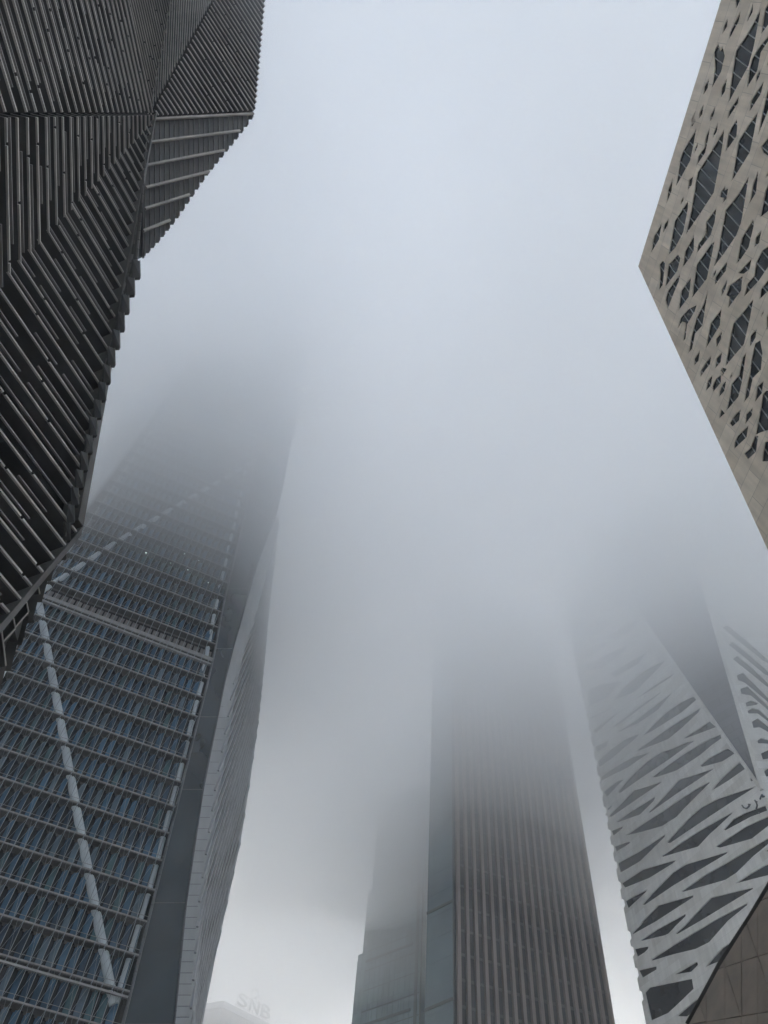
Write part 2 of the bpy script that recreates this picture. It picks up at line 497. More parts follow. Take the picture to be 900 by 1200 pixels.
    lt.build('edge_trim', M['trim'], root)
    lo = MB()
    # px outlines of the hanging plates
    teeth = [[(59, 647), (68, 636), (69, 647)], [(43, 667), (55, 652), (58, 672), (43, 672)], [(29, 684), (41, 666), (46.5, 696), (31, 698)],
             [(12, 705), (27, 686), (33, 716), (18, 734)], [(0, 722), (12, 704), (18, 735), (4, 750), (0, 757)], [(-8, 735), (1, 722), (6, 778), (-8, 790)],
             [(8, 752), (17, 739), (21, 752)], [(27, 722), (33, 716), (34, 722)], [(0, 762), (3, 758), (7, 781), (-3, 784)]]
    for tth in teeth:
        pts = [pz(u, v, lerp(24, 18.5, (v - 630) / 130.) - .4) for u, v in tth]
        lo.prism(pts, V((-.6, 1.6, .2)))
    lo.build('toothed_panel', M['louvre'], root)
    li = MB()
    for a, b in (((41, 667), (46.5, 696)), ((27, 687), (33.5, 717)), ((12, 706), (18, 736)), ((0, 722), (7, 780)), ((18, 735), (33, 718)), ((4, 752), (18, 737))):
        P0, P1 = (pz(u, v, lerp(24, 18.5, (v - 630) / 130.) - .45) for u, v in (a, b))
        li.rod(P0, P1, .025, 4)
    li.build('nosing', M['nosing'], root)
near_tower()

# ================================================================== GLASS TOWER WITH BRACES (left, rising into the cloud)
def glass_tower():
    P1 = pd(198, 990, 82); P0 = pz(0, 925, P1.z)
    pl = Plane.vert(P0, P1)
    kE = [(144, 1200), (179, 1058), (233, 840), (249, 778), (262, 706), (273, 662), (288, 596), (312, 490), (334, 390), (352, 300)]
    mE = [(204, 1200), (218, 1058), (237, 930), (255, 840), (267.5, 778), (280.5, 736), (290, 699), (302.6, 657), (325, 600), (341, 520), (358, 430), (372, 350)]
    bE = [(221, 1200), (232, 1058), (250, 930), (266, 840), (275, 778), (288, 736), (302.6, 688), (313.6, 648), (326, 603)]
    sE = [(235, 1200), (249, 1128), (280, 988), (290, 925), (301, 850), (308.5, 778), (315, 706), (321, 655), (327, 602)]
    loc = lambda u, v: pl.loc(u, v)
    zoff = pl.o.z
    Kp = [loc(*q) for q in kE]
    sl = (Kp[0].x - Kp[2].x) / (Kp[0].y - Kp[2].y)
    Kp = [V((Kp[0].x + sl * (-3 - zoff - Kp[0].y), -zoff - .2))] + Kp
    TOP = pd(300, 425, math.hypot(P1.x, P1.y)).z - zoff
    def k_at(y):
        for a, b in zip(Kp, Kp[1:]):
            if y <= b.y: break
        return a.x + (b.x - a.x) * (y - a.y) / (b.y - a.y)
    s0 = loc(42, 705).x                                        # left corner of the front
    base = pl.P(s0, -zoff)
    root = thing('glass_tower', 'blue glass tower with white diagonal braces, walkways and X cables, top lost in cloud', 'tower', base)
    w = V((-26, 26, 0))
    # body (behind the glazing)
    Kp = [q for q in Kp if q.y < TOP]; Kp.append(V((k_at(TOP), TOP)))
    D0 = -1.05
    ring = [V((s0, -zoff)), V((s0, TOP))] + list(reversed(Kp))
    bd = MB(); bd.prism([pl.P(q.x, q.y, D0 - .5) for q in ring], w)
    bd.build('wall', M['deepglass'], root)
    z100 = [pl.loc(100, y).y for y in (848, 1147)]
    fh = (z100[0] - z100[1]) / 8.0
    y_ref = z100[1]
    bay = (pl.loc(70, 1150).x - pl.loc(56, 1150).x)
    print('floor height', fh, 'bay', bay, 'corner', s0)
    nlo = int((-zoff - y_ref) / fh); nhi = int((TOP - y_ref) / fh)
    crease = pl.loc(150, 735).y
    X0 = s0
    gl, dk = MB(), MB(); rods, xs = MB(), MB()
    rnd = random.Random(3)
    for f in range(nlo, nhi):
        ya = y_ref + f * fh; yb = ya + fh
        mech = abs((ya + yb) / 2 - crease) < fh * .6
        n0 = 0; s = X0 + .2; i = 0
        kx = min(k_at(ya), k_at(yb))
        # walkway: grating plate, brackets and pale edge
        wk = MB(); kk = k_at(ya)
        wk.bar(pl.P(X0 - .7, ya - .1, -.5), pl.P(kk - .1, ya - .1, -.5), pl.v * .14, pl.n * .95)
        wk.bar(pl.P(X0 - .7, ya - .30, -1.0), pl.P(kk - .3, ya - .30, -1.0), pl.v * .3, pl.n * .1)
        wk.bar(pl.P(X0 - .7, ya, .05), pl.P(kk - .1, ya, .05), pl.v * .15, pl.n * .10, 1)
        wk.bar(pl.P(X0 - .7, ya + .5, .0), pl.P(kk - .1, ya + .5, .0), pl.v * .035, pl.n * .035, 1)
        if f in (0, 1): 
            if f == 0: wk.bar(pl.P(X0 - .7, ya - .55, .05), pl.P(kk - .1, ya - .55, .05), pl.v * .2, pl.n * .3, 1)
        if mech:
            wk.bar(pl.P(X0 - .7, ya + .35, -.2), pl.P(kk - .1, ya + .35, -.2), pl.v * .45, pl.n * .5, 1)
            wk.bar(pl.P(X0 - .7, ya - .5, -.2), pl.P(kk - .1, ya - .5, -.2), pl.v * .3, pl.n * .4, 1)
        x = X0
        while x < kk - .5:
            wk.bar(pl.P(x, ya - .18, -.95), pl.P(x, ya - .18, .0), pl.v * .2, pl.h * .08)
            x += bay
        # return along the left side of the building
        wk.bar(pl.P(X0 - .6, ya - .1, .0), pl.P(X0 - .6, ya - .1, 0) + V((-.6, .8, 0)) * 14, pl.v * .16, pl.h * 1.2)
        wk.build('walkway', [M['walk'], M['rail']], root)
        # folded glazing: one wide pane and one short return in each bay
        while s < kx - .4:
            e = min(s + bay, kx)
            if mech:
                dk.prism([pl.P(s + .1, ya + .7, D0), pl.P(e - .1, ya + .7, D0), pl.P(e - .1, yb - .8, D0), pl.P(s + .1, yb - .8, D0)], pl.n * .1)
            else:
                j = rnd.uniform(-.06, .06); mid = s + (e - s) * (.66 + j); o1 = .42 + rnd.uniform(-.1, .1)
                a0, a1 = pl.P(s + .04, ya + .02, D0), pl.P(mid, ya + .02, D0 + o1)
                b0, b1 = pl.P(s + .04, yb - .30, D0), pl.P(mid - .12, yb - .30, D0 + o1)
                gl.prism([a0, a1, b1, b0], -pl.n * .06, rnd.choice((0, 0, 0, 2, 3, 3, 4)))
                c0, d0_ = pl.P(e - .02, ya + .02, D0), pl.P(e - .02, yb - .30, D0)
                gl.prism([a1 + pl.h * .03, c0, d0_, b1 + pl.h * .03], -pl.n * .06, 1)
            s += bay; i += 1
        # rods and crossed cables of this storey
        x = X0 - .2; q = 0
        while x < kx - .25:
            rods.rod(pl.P(x, ya, .12), pl.P(x, yb, .12), .04, 5)
            if x + bay < kx and not mech:
                xs.rod(pl.P(x + .05, ya + .1, .08), pl.P(x + bay * .98, yb - .1, .08), .018, 4)
                if (q + f) % 2: xs.rod(pl.P(x + bay, ya + .1, .03), pl.P(x + bay * .45, yb - .1, .03), .014, 4)
            x += bay; q += 1
    gl.build('glazing', [M['blueglass'], M['deepglass'], M['blindglass'], M['greyglass'], M['tealglass']], root)
    dk.build('louvre_panel', M['panel'], root)
    rods.build('rod_screen', M['rodm'], root)
    xs.build('cable_net', M['rodm'], root)
    # white braces
    def brace(pts, r=.5, d=-.55):
        m = MB()
        for a, b in zip(pts, pts[1:]):
            A_, B_ = pl.at(*a, d), pl.at(*b, d)
            dd = (B_ - A_).normalized(); m.rod(A_ - dd * r * .2, B_ + dd * r * .2, r, 14)
        m.build('brace', M['steel'], root)
    brace([(133, 1176), (88, 940), (46, 708)], .46, -.8)
    brace([(136, 1176), (170, 1062), (206, 925), (236, 800)], .32, -.95)
    brace([(236, 800), (255, 700), (282, 580), (305, 470)], .28, -.95)
    brace([(44, 696), (140, 633), (240, 574), (300, 540)], .40, -.95)
    sidep = MB()                                               # the side round the left corner
    side_dir = V((-.6, .8, 0)).normalized()
    c0 = pl.P(s0, 0, 0)
    lp = Plane.vert(c0, c0 + side_dir)
    def lbrace(a, b, r):
        m = MB(); A_, B_ = lp.at(*a, -.5), lp.at(*b, -.5); m.rod(A_, B_, r, 14); m.build('brace', M['steel'], root)
    lbrace((34, 716), (0, 792), .42)
    lbrace((56, 678), (98, 602), .42)
    sidep = MB()
    for f in range(nlo, nhi):
        ya = y_ref + f * fh + zoff; yb = ya + fh
        q = V((c0.x, c0.y, 0)) - pl.n * 1.4
        sidep.prism([q + V((0, 0, ya)), q + side_dir * 22 + V((0, 0, ya)), q + side_dir * 22 + V((0, 0, yb - .9)), q + V((0, 0, yb - .9))], V((.1, .08, 0)))
    sidep.build('glazing', M['blueglass'], root)
    sr = MB()
    for i in range(1, 14):
        q = V((c0.x, c0.y, 0)) + side_dir * (bay * i)
        sr.rod(q + V((0, 0, 2)), q + V((0, 0, TOP + zoff)), .05, 5)
    sr.build('rod_screen', M['rodm'], root)
    # edge post where the front meets the chamfer
    # chamfer of dark glass, then the pale strip and the finned side
    def depth_line(pts, f):
        out = []
        for (u, v) in pts:
            k = pl.at(poly_at(kE, v), v); D = math.hypot(k.x, k.y)
            out.append(pd(u, v, D * f))
        return out
    vv = [1200, 1120, 1058, 990, 925, 880, 840, 800, 760, 720, 690, 660, 630, 606]
    va = vv + [580, 540, 500, 450, 400, 350, 300]
    K3 = [pl.at(poly_at(kE, v), v, -.1) for v in va]
    M3 = depth_line([(poly_at(mE, v), v) for v in va], 1.03)
    def down(pts):                                             # run the line on to the ground
        a, b = pts[0], pts[1]; t = (a.z + .2) / (b.z - a.z); return [a - (b - a) * t] + pts
    K3, M3 = down(K3), down(M3)
    ch = MB()
    polys = [[K3[i], M3[i], M3[i + 1], K3[i + 1]] for i in range(len(K3) - 1)]
    ch.shell(polys, V((-8, 14, 0)))
    ch.build('chamfer_glass', M['chamfer'], root)
    sm = MB()                                                  # seams and the raised borders
    for i in range(len(K3) - 1):
        for a, b, r in ((K3[i], K3[i + 1], .16), (M3[i], M3[i + 1], .13)):
            sm.rod(a, b, r, 6)
    for i in range(1, len(K3) - 1, 2):
        for t in (0,):
            a = lerp(K3[i], K3[i + 1], t); b = lerp(M3[i], M3[i + 1], t)
            sm.rod(a, b, .025, 4)
    sm.build('edge_frame', M['slate'], root)
    m3 = down(depth_line([(poly_at(mE, v), v) for v in vv], 1.035))
    b3 = down(depth_line([(poly_at(bE, v), v) for v in vv], 1.07))
    s3 = down(depth_line([(poly_at(sE, v), v) for v in vv], 1.22))
    n = len(m3)
    side = MB()
    side.shell([[b3[i], s3[i], s3[i + 1], b3[i + 1]] for i in range(n - 1)], V((-4, 14, 0)))
    side.build('side_wall', M['panel'], root)
    stp = MB()
    stp.shell([[m3[i], b3[i], b3[i + 1], m3[i + 1]] for i in range(n - 1)], V((.5, 1.8, 0)))
    stp.build('edge_panel', M['strip'], root)
    fn = MB(); jn = MB()
    def on3(v, t):
        b = depth_line([(poly_at(bE, v), v)], 1.07)[0]; s = depth_line([(poly_at(sE, v), v)], 1.22)[0]
        return lerp(b, s, t)
    y0 = 1420.0
    while y0 > 612:
        run = lerp(38, 330, max(0, min(1, (y0 - 640) / 560.))) if y0 < 1200 else 330
        steps = 6; pts = []
        for i in range(steps + 1):
            t = i / steps; v = max(606, y0 - run * t)
            pts.append(on3(v, t))
        for a, b in zip(pts, pts[1:]):
            if (b - a).length < .05: continue
            nn = (s3[6] - b3[6]).cross(V((0, 0, 1))).normalized()
            if nn.dot(CAM - a) < 0: nn = -nn
            fn.bar(a + nn * .14, b + nn * .14, nn * .28, (b - a).cross(nn).normalized() * lerp(.2, .26, max(0, min(1, (y0 - 640) / 500))))
        y0 -= lerp(11.5, 34, max(0, min(1, (y0 - 640) / 560.)))
    for i in range(n - 1): fn.rod(s3[i], s3[i + 1], .22, 6)
    fn.build('fin_screen', M['finm'], root)
    for v in range(620, 1200, 13):
        a = depth_line([(poly_at(mE, v), v)], 1.034)[0]; b = depth_line([(poly_at(bE, v), v)], 1.069)[0]
        jn.rod(a, b, .03, 4)
    jn.build('panel_joint', M['slate'], root)
    # a few lit ceiling lights behind the glass
    for u, v in ((200, 660), (216, 649), (233, 657), (220, 668), (171, 648), (244, 683), (188, 672)):
        c = pl.at(u, v, -.3); m = MB(); rl = rnd.uniform(.06, .12)
        m.prism([c + V((math.cos(a) * rl, math.sin(a) * rl, 0)) for a in [i * math.pi / 4 for i in range(8)]], (0, 0, .08))
        o = m.build('ceiling_light', lampm, root)
glass_tower()

# ================================================================== RIBBED TOWER (centre)
def vert_prism(m, xy, z0, z1, k=0):
    m.prism([V((p.x, p.y, z0)) for p in xy], (0, 0, z1 - z0), k)
def flat(p): return V((p.x, p.y, 0))
def ribbed_tower():
    P, Q, W = flat(pd(534.6, 1200, 136)), flat(pd(719, 1200, 150)), flat(pd(498.5, 1200, 141))
    root = thing('ribbed_tower', 'tall brown tower with close vertical ribs and a glass corner strip, fading into cloud', 'tower', P)
    TOP = pd(534, 690, 136).z
    h = (Q - P).normalized(); n = V((h.y, -h.x, 0))
    if n.dot(CAM - P) < 0: n = -n
    back = 26
    wl = W.normalized() * back + V((3, 0, 0)); ql = -n * (back + 4)
    m = MB(); vert_prism(m, [P - n * .0, Q, Q + ql, W + wl, W], 0, TOP)
    m.build('wall', M['towerglass'], root)
    nr = 17; L_ = (Q - P).length
    for i in range(nr + 1):
        s = lerp(.5, L_ - .4, i / nr); r = MB()
        c = P + h * s
        vert_prism(r, [c - h * .37, c + h * .37, c + h * .30 + n * .6, c - h * .30 + n * .6], 0, TOP - .5)
        r.build('rib', M['rib'], root)
    # floor spandrels between the ribs
    sp = MB(); z = 4.2
    while z < TOP - 2:
        sp.bar(P + h * .2 + n * .04 + V((0, 0, z)), Q - h * .2 + n * .04 + V((0, 0, z)), V((0, 0, .5)), n * .10); z += 4.1
    sp.build('spandrel', M['towerglass2'], root)
    # glass corner strip
    hs = (P - W).normalized(); ns = V((hs.y, -hs.x, 0))
    if ns.dot(CAM - P) < 0: ns = -ns
    g_ = MB(); z = 0.0; k = 0
    while z < TOP - 1:
        zz = min(TOP, z + 4.1)
        g_.prism([W + ns * .05 + V((0, 0, z + .015)), P - hs * .35 + ns * .05 + V((0, 0, z + .015)), P - hs * .35 + ns * .05 + V((0, 0, zz - .015)), W + ns * .05 + V((0, 0, zz - .015))], ns * .12)
        z = zz
    g_.build('glass_strip', M['greenglass'], root)
    e = MB()
    vert_prism(e, [P - hs * .3 + ns * .02, P - hs * .02 + ns * .02, P - hs * .02 + ns * .4, P - hs * .3 + ns * .4], 0, TOP)
    for zt in (pz(528, 1058, 10).z,):
        pass
    c = Plane.vert(W + V((0, 0, 1)), P + V((0, 0, 1)))
    for (u, v) in ((527.5, 1058), (529, 1172)):
        zl = c.at(u, v).z
        e.bar(W + ns * .2 + V((0, 0, zl)), P - hs * .3 + ns * .2 + V((0, 0, zl)), V((0, 0, .5)), ns * .2)
    e.build('edge_frame', M['dkline'], root)
ribbed_tower()

def glass_block():
    b0, b1 = flat(pd(422.6, 1200, 181)), flat(pd(490, 1200, 170))
    pl = Plane.vert(b0, b1); h = pl.h; n = V((pl.n.x, pl.n.y, 0)).normalized()
    root = thing('glass_block', 'pale green grey glass block with stepped left side beside the ribbed tower', 'building', b0)
    TOP = pd(470, 925, 174).z
    m = MB(); m.prism([b0, b1, b1 - n * 24, b0 - n * 24], (0, 0, TOP)); m.build('wall', M['paleglass'], root)
    x2, x3 = pl.loc(414, 1200).x, pl.loc(405, 1200).x
    z2 = pl.at(431.5, 1047).z; z3 = pl.at(413.5, 1122).z
    for xa, xb, z, d in ((x2, -.02, z2, .9), (x3, x2 - .02, z3, 1.8)):
        s = MB(); a, b = b0 + h * xa - n * d, b0 + h * xb - n * d
        s.prism([a, b, b - n * 20, a - n * 20], (0, 0, z))
        s.prism([a - n * .1 + V((0, 0, z + .01)), b - n * .1 + V((0, 0, z + .01)), b - n * .8 + V((0, 0, z + .01)), a - n * .8 + V((0, 0, z + .01))], (0, 0, 1.4))
        s.build('side_slab', M['paleglass'], root)
    f = MB()
    for i, (u, v) in enumerate(((481, 1107), (481, 1183), (482, 1020))):
        z = pl.at(u, v).z; xe = pl.loc(482, 1150).x
        f.bar(b0 + n * .06 + V((0, 0, z)), b0 + h * xe + n * .06 + V((0, 0, z)), V((0, 0, .55)), n * .12)
    z = 3.0
    while z < TOP - 2:
        f.bar(b0 + n * .03 + V((0, 0, z)), b1 + n * .03 + V((0, 0, z)), V((0, 0, .16)), n * .05); z += 4.2
    gx = pl.loc(486, 1200).x
    f.bar(b0 + h * gx + n * .05, b0 + h * gx + n * .05 + V((0, 0, TOP)), h * .8, n * .1)
    f.bar(b0 + h * (gx + 1.3) + n * .05, b0 + h * (gx + 1.3) + n * .05 + V((0, 0, TOP)), h * .25, n * .1)
    f.build('floor_line', M['dkline'], root)
    v_ = MB(); x = 1.5
    while x < gx - 1:
        v_.bar(b0 + h * x + n * .02, b0 + h * x + n * .02 + V((0, 0, TOP)), h * .07, n * .06); x += 1.5
    v_.build('mullion_grid', M['greenglass'], root)
glass_block()

# ================================================================== WHITE TOWER WITH LOZENGE OPENINGS (right)
def lozenge_tower():
    C = pd(893, 926, 112); L_ = flat(pd(757, 1200, 139))
    Cb = flat(C)
    p1 = Plane.vert(L_ + V((0, 0, 60)), Cb + V((0, 0, 60)))
    nrm = V((p1.n.x, p1.n.y, 0)).normalized()
    g3dir = (V((p1.h.x, p1.h.y, 0)) * .42 - nrm * .91).normalized()
    p3 = Plane.vert(C, C + g3dir)
    root = thing('lozenge_tower', 'white clad tower with slanting dark lozenge openings and a grey wedge corner, top in cloud', 'tower', L_)
    TOPZ = pd(800, 570, 120).z
    print('top', TOPZ)
    holes_px = [
     [(697,874.7),(713,866.7),(710.7,874.7),(700,881.3)],
     [(699.8,892),(715,878),(732,866),(750,859),(744,866),(730,877.5),(720.5,886),(702,899)],
     [(703,910.5),(727,894.5),(741,887),(762,881),(747.5,891),(736.5,898.7),(704.7,914.6)],
     [(706,928.6),(723,915),(731.5,912.7),(721.8,922.5),(710.8,934)],
     [(723.6,928),(730,920),(742.5,906.5),(758,892),(773,882),(788,877),(804,870),(815,867),(800,878),(785,889),(745,916),(727,929)],
     [(764,910.7),(782.7,896),(803,882),(820,872),(844,860),(845.3,865),(833,874),(820,885),(793,902.7),(769,910.7)],
     [(820,897),(831,888),(852,877),(861,882.7),(847,892),(822.7,898.7)],
     [(759,952),(773,938.5),(794,915),(798,913),(814,908),(838,899.5),(830,905.5),(790,932),(762,952)],
     [(833.4,927),(839,919),(848.7,909),(866.4,893),(873,901),(853.6,914.6)],
     [(878.9,912.4),(881,911.6),(883,914),(881,915.6),(879,914.8)],
     [(733,979),(758.5,961.7),(778,949.5),(790,941),(814.5,925),(832,915.5),(831,918),(818,931),(802,947),(793,957),(775.6,968),(751,975)],
     [(712.6,957.4),(714.5,954.4),(742.5,926),(751,923.8),(778,914.6),(769.5,920.7),(748.7,934.8),(717,956.8)],
     [(721.8,963),(739,950.7),(768,933),(766,938.5),(750,954.3),(724,963.5)],
     [(710,948),(720,941),(712.6,950)],
     [(715.7,974),(730.3,967.8),(729,971),(718.7,979.4)],
     [(781,987),(795,972),(809,957),(822,946),(841,936),(862,929),(887,921),(860,938),(831,957),(785,988)],
     [(775,1003),(788,994.5),(809.6,979.8),(825.5,970),(859,951),(857,954),(840,970),(832,977),(818,992),(790,1000),(777,1004)],
     [(848,972),(858.7,960),(873,952.5),(900,941),(906,940),(906,944),(880,957),(850,973)],
     [(838.7,992),(852,982.7),(873,969),(905,953),(915,949),(905,964),(881,982.7),(844,993.3)],
     [(798.6,1044.5),(826.7,1025),(854.8,1009),(897.6,983.4),(915,975),(905,985),(883,1003),(863,1022.6),(850,1031),(801,1045)],
     [(752,1060.5),(765,1045.8),(788,1022.5),(803,1013),(853.6,997.5),(851,1000.6),(790,1037),(756,1060)],
     [(722.8,1012),(746.7,999),(779.7,977.3),(778.5,981),(750.3,1009),(726.5,1023)],
     [(727.7,1035.4),(752.8,1019),(793,1007.3),(788,1012),(761,1028.7),(732,1040.3)],
     [(719,992.6),(736.3,986),(738.7,987.7),(722,998)],
     [(732.6,1055.6),(759,1042),(756,1046),(736,1064.7)],
     [(740,1093.5),(750,1084),(753,1079),(771,1061),(812.7,1049),(812,1051.5),(769,1079.4),(742,1094.5)],
     [(750.7,1102),(770,1089),(803.6,1070.5),(803,1074),(792.7,1084),(783.3,1094),(779,1096),(752,1102.5)],
     [(791.3,1094),(800.7,1086),(807,1079.4),(832.8,1052),(883,1039.7),(881.7,1042),(820.6,1079),(794,1094.5)],
     [(762.7,1124.7),(787,1108.7),(816.7,1090.7),(840,1077),(876.5,1057.5),(875,1061),(853,1079),(831,1104),(815,1112),(790,1118),(765,1125.5)],
     [(743.3,1112),(760,1108.7),(759.3,1112),(755.3,1116),(746.7,1121.3)],
     [(748,1137.3),(769.3,1132),(769.3,1136),(752.7,1146)],
     [(790.7,1142),(816.7,1126.7),(818,1130.7),(810,1138.7)],
     [(755.5,1163),(760.7,1157),(810.7,1146.7),(812.7,1158.7),(798,1173),(783,1187),(763,1196)],
     [(826.7,1133),(836,1122),(846,1111),(856,1104),(858,1112),(846,1125)],
     [(793,1190.7),(810,1176),(824,1165),(818,1182),(805,1191)],
     [(861.5,1035.4),(881.7,1022.6),(896.4,1014),(912,1008),(915,1022),(890,1028)],
     [(896,997.5),(910,990),(912,997)],
     [(745,880),(760,869),(780,855),(800,842),(822,828),(818,835),(800,852),(783,866),(750,879)],
     [(800,865),(820,853),(831,845),(839,852),(804,865)],
     [(752,862.7),(766,848),(780,834.7),(797,823),(812,816),(816,820),(798.7,834.7),(765,856)],
     [(716,852),(737,836),(754.7,822.7),(776,809),(773,813),(746.7,833),(724,850.7)],
     [(721,858.7),(744,844),(766.7,826.7),(790.7,808),(770.7,832),(749,846.7),(725,858)],
     [(718.7,820),(733,802.7),(753,786.7),(781,772),(770.7,784),(744,810.7),(724,818.7)],
     [(740,822),(762.7,805),(792,786.7),(786.7,793),(762.7,809)],
     [(688,809),(704,801),(726.7,798.7),(712,817),(690,829)],
     [(692,840),(717,828),(713,832),(693,842.7)],
     [(694.7,856),(728,830.7),(724,836),(697,860)],
     [(683,782),(712,766),(736,756),(726,768),(700,786)],
     [(712,790),(736,776),(758,764),(748,778),(722,793)],
     [(676,742),(700,728),(724,720),(712,734),(690,748)],
     [(712,745),(734,731),(750,724),(742,738),(722,750)],
     [(680,764),(700,754),(716,750),(704,762),(686,772)],
     [(672,706),(694,694),(716,688),(706,700),(682,716)],
     [(708,710),(726,698),(740,694),(732,706),(716,716)],
     # below the frame, hidden from here
     [(775,1220),(820,1200),(850,1195),(810,1225)], [(850,1215),(900,1180),(930,1172),(890,1210)], [(880,1150),(930,1115),(950,1110),(920,1145)],
     [(905,1090),(935,1065),(955,1060),(930,1090)],
    ]
    VL = [(757, 730), (893, 926)]                              # left line of the wedge, in the picture
    def vl(v): return lerp(757, 893, (v - 730) / 196.)
    def vr(v): return lerp(833, 893, (v - 720) / 206.)
    # front face outline in plane coordinates
    pt = lambda p: V((px(p)[0], px(p)[1]))
    y_of = lambda z: z - 60 - 0.0
    xl = 0.0
    xC = p1.xy(C).x
    zb = -p1.o.z
    topv = []
    a = p1.loc(893, 926); b = p1.loc(757, 730)
    sl = (b.x - a.x) / (b.y - a.y)
    ytop = TOPZ - p1.o.z
    outer = [V((xl, zb)), V((xC, zb)), V((xC, a.y)), V((a.x + sl * (ytop - a.y), ytop))]
    # left edge, notched where openings run out at the corner
    rings = [simple([p1.loc(u, v) for u, v in h]) for h in holes_px]
    notch = sorted([(min(p.y for p in r), min(r, key=lambda p: p.x).y, max(p.y for p in r)) for r in rings if min(p.x for p in r) < 1.6 and min(p.x for p in r) > -9])
    left = [V((0.0, ytop))]
    for lo, c, hi in reversed(notch):
        c = max(lo, c)
        left += [V((0.0, c + .75)), V((.55, c + .35)), V((.55, c - .75)), V((0.0, c - .95))]
    outer += left
    # keep openings inside the sheet
    fixed = []
    for r in rings:
        q = [V((max(.75, p.x), p.y)) for p in r]
        q = [V((min(p.x, xC - .5), p.y)) for p in q]
        fixed.append(q)
    thick = .20
    facade(p1, outer, fixed, thick, 'facade', M['white'], root)
    for q in fixed:
        w_ = MB(); r = grow(q, .15)
        w_.prism([p1.P(p.x, p.y, -.25) for p in r], -p1.n * .08)
        w_.build('window', M['winglass'], root)
    # other face beyond the wedge
    cc = p3.xy(C)
    a3 = p3.loc(893, 926); b3 = p3.loc(833, 720)
    s3_ = (b3.x - a3.x) / (b3.y - a3.y); y3 = TOPZ - p3.o.z
    out3 = [V((0, -p3.o.z)), V((30, -p3.o.z)), V((30, y3)), V((a3.x + s3_ * (y3 - a3.y), y3)), V((a3.x, a3.y))]
    chev = [
     [(863.2,791),(870.7,788),(876,793),(900,817),(906,824),(900,822.7),(873,800),(865,797)],
     [(867.4,806.7),(876,804),(884,812),(906,832),(906,837),(880,815),(869,813)],
     [(873.5,823.5),(880,820.5),(889,824),(886,826),(875,828)],
     [(876,832.5),(882,829.5),(890,831.5),(906,846),(906,850),(888,836),(877,836)],
     [(881,845.5),(888,841.5),(906,855),(906,861),(890,852),(883,853)],
     [(887.5,867.5),(892,864.5),(906,868),(906,872),(893,871),(888.5,871)],
     [(891.5,882.5),(900,878.5),(906,879.5),(906,888),(894,890)],
     [(895.5,904),(901,899),(908,900),(908,908),(898,910)],
     [(858.5,772),(864,768),(880,781),(900,800),(906,808),(898,804),(876,786)],
     [(853,755),(859,752),(876,765),(900,786),(906,794),(896,790),(872,770)],
     [(846,735),(853,732),(872,748),(900,772),(906,780),(894,774),(868,753)],
    ]
    r3 = [simple([p3.loc(u, v) for u, v in h]) for h in chev]
    r3 = [[V((min(29.5, p.x), p.y)) for p in r] for r in r3]
    facade(p3, out3, r3, thick, 'facade', M['white'], root)
    for q in r3:
        w_ = MB(); r = grow(q, .15)
        w_.prism([p3.P(p.x, p.y, -.25) for p in r], -p3.n * .08)
        w_.build('window', M['winglass'], root)
    # dark wedge and solid body
    tl, tr = p1.P(outer[3].x, ytop, -.1), p3.P(out3[3].x, y3, -.1)
    c_ = C - (p1.n + p3.n).normalized() * .15
    e1, e3 = Cb, None
    wd = MB(); wd.prism([c_, tr, tl], -(p1.n + p3.n).normalized() * .5)
    wd.build('wedge', M['slate'], root)
    fr = MB()
    fr.bar(p1.P(a.x, a.y, .05), p1.P(outer[3].x, ytop, .05), p1.h * .55, p1.n * .25)
    fr.bar(p3.P(a3.x, a3.y, .05), p3.P(out3[3].x, y3, .05), p3.h * .55, p3.n * .25)
    fr.build('edge_trim', M['white'], root)
    bd = MB()
    i1, i3 = -p1.n * 1.1, -p3.n * 1.1
    A0, A1 = p1.P(.3, 0) + i1, p1.P(xC, 0) + i1; B1 = p3.P(29.7, 0) + i3
    A1 = Cb - (p1.n + p3.n).normalized() * 1.6
    body = [flat(A0), flat(A1), flat(B1), flat(A0) + (flat(B1) - flat(A1))]
    bd.prism(body, (0, 0, C.z - 1))
    T1, T3 = flat(tl) - (p1.n + p3.n).normalized() * 1.2, flat(tr) - (p1.n + p3.n).normalized() * 1.2
    low = [V((p.x, p.y, C.z - .99)) for p in (body[0], body[1], body[2], body[3])]
    hi = [V((p.x, p.y, TOPZ - 1)) for p in (body[0], T1, T3, body[2], body[3])]
    k = len(bd.v); bd.v += low + hi
    for f in ([3, 2, 1, 0], [4, 5, 6, 7, 8], [0, 1, 5, 4], [1, 6, 5], [1, 2, 7, 6], [2, 3, 8, 7], [3, 0, 4, 8]):
        bd.f.append([k + i for i in f]); bd.m.append(0)
    bd.build('wall', M['deepglass'], root)
    # raised lettering near the wedge
    st = [[(869.5, 943.5), (871.5, 946.5), (875, 947.5), (878, 944.5), (877, 942.5), (879, 943)], [(884.5, 937.5), (886.5, 941), (887.3, 944), (886, 948)],
          [(885.6, 939), (887.2, 939.6)], [(889, 952), (890, 953.4)], [(890.5, 937), (891.5, 934), (893, 931), (894.5, 933.5), (896, 933)], [(892, 933.5), (894.5, 934.2)]]
    sg = MB()
    mids = []
    for s in st:
        for p, q in zip(s, s[1:]):
            a_, b_ = p1.at(*p, .22), p1.at(*q, .22)
            sg.bar(a_, b_, (b_ - a_).cross(p1.n).normalized() * .17, p1.n * .15)
    sg.build('lettering', M['dkline'], root)
lozenge_tower()

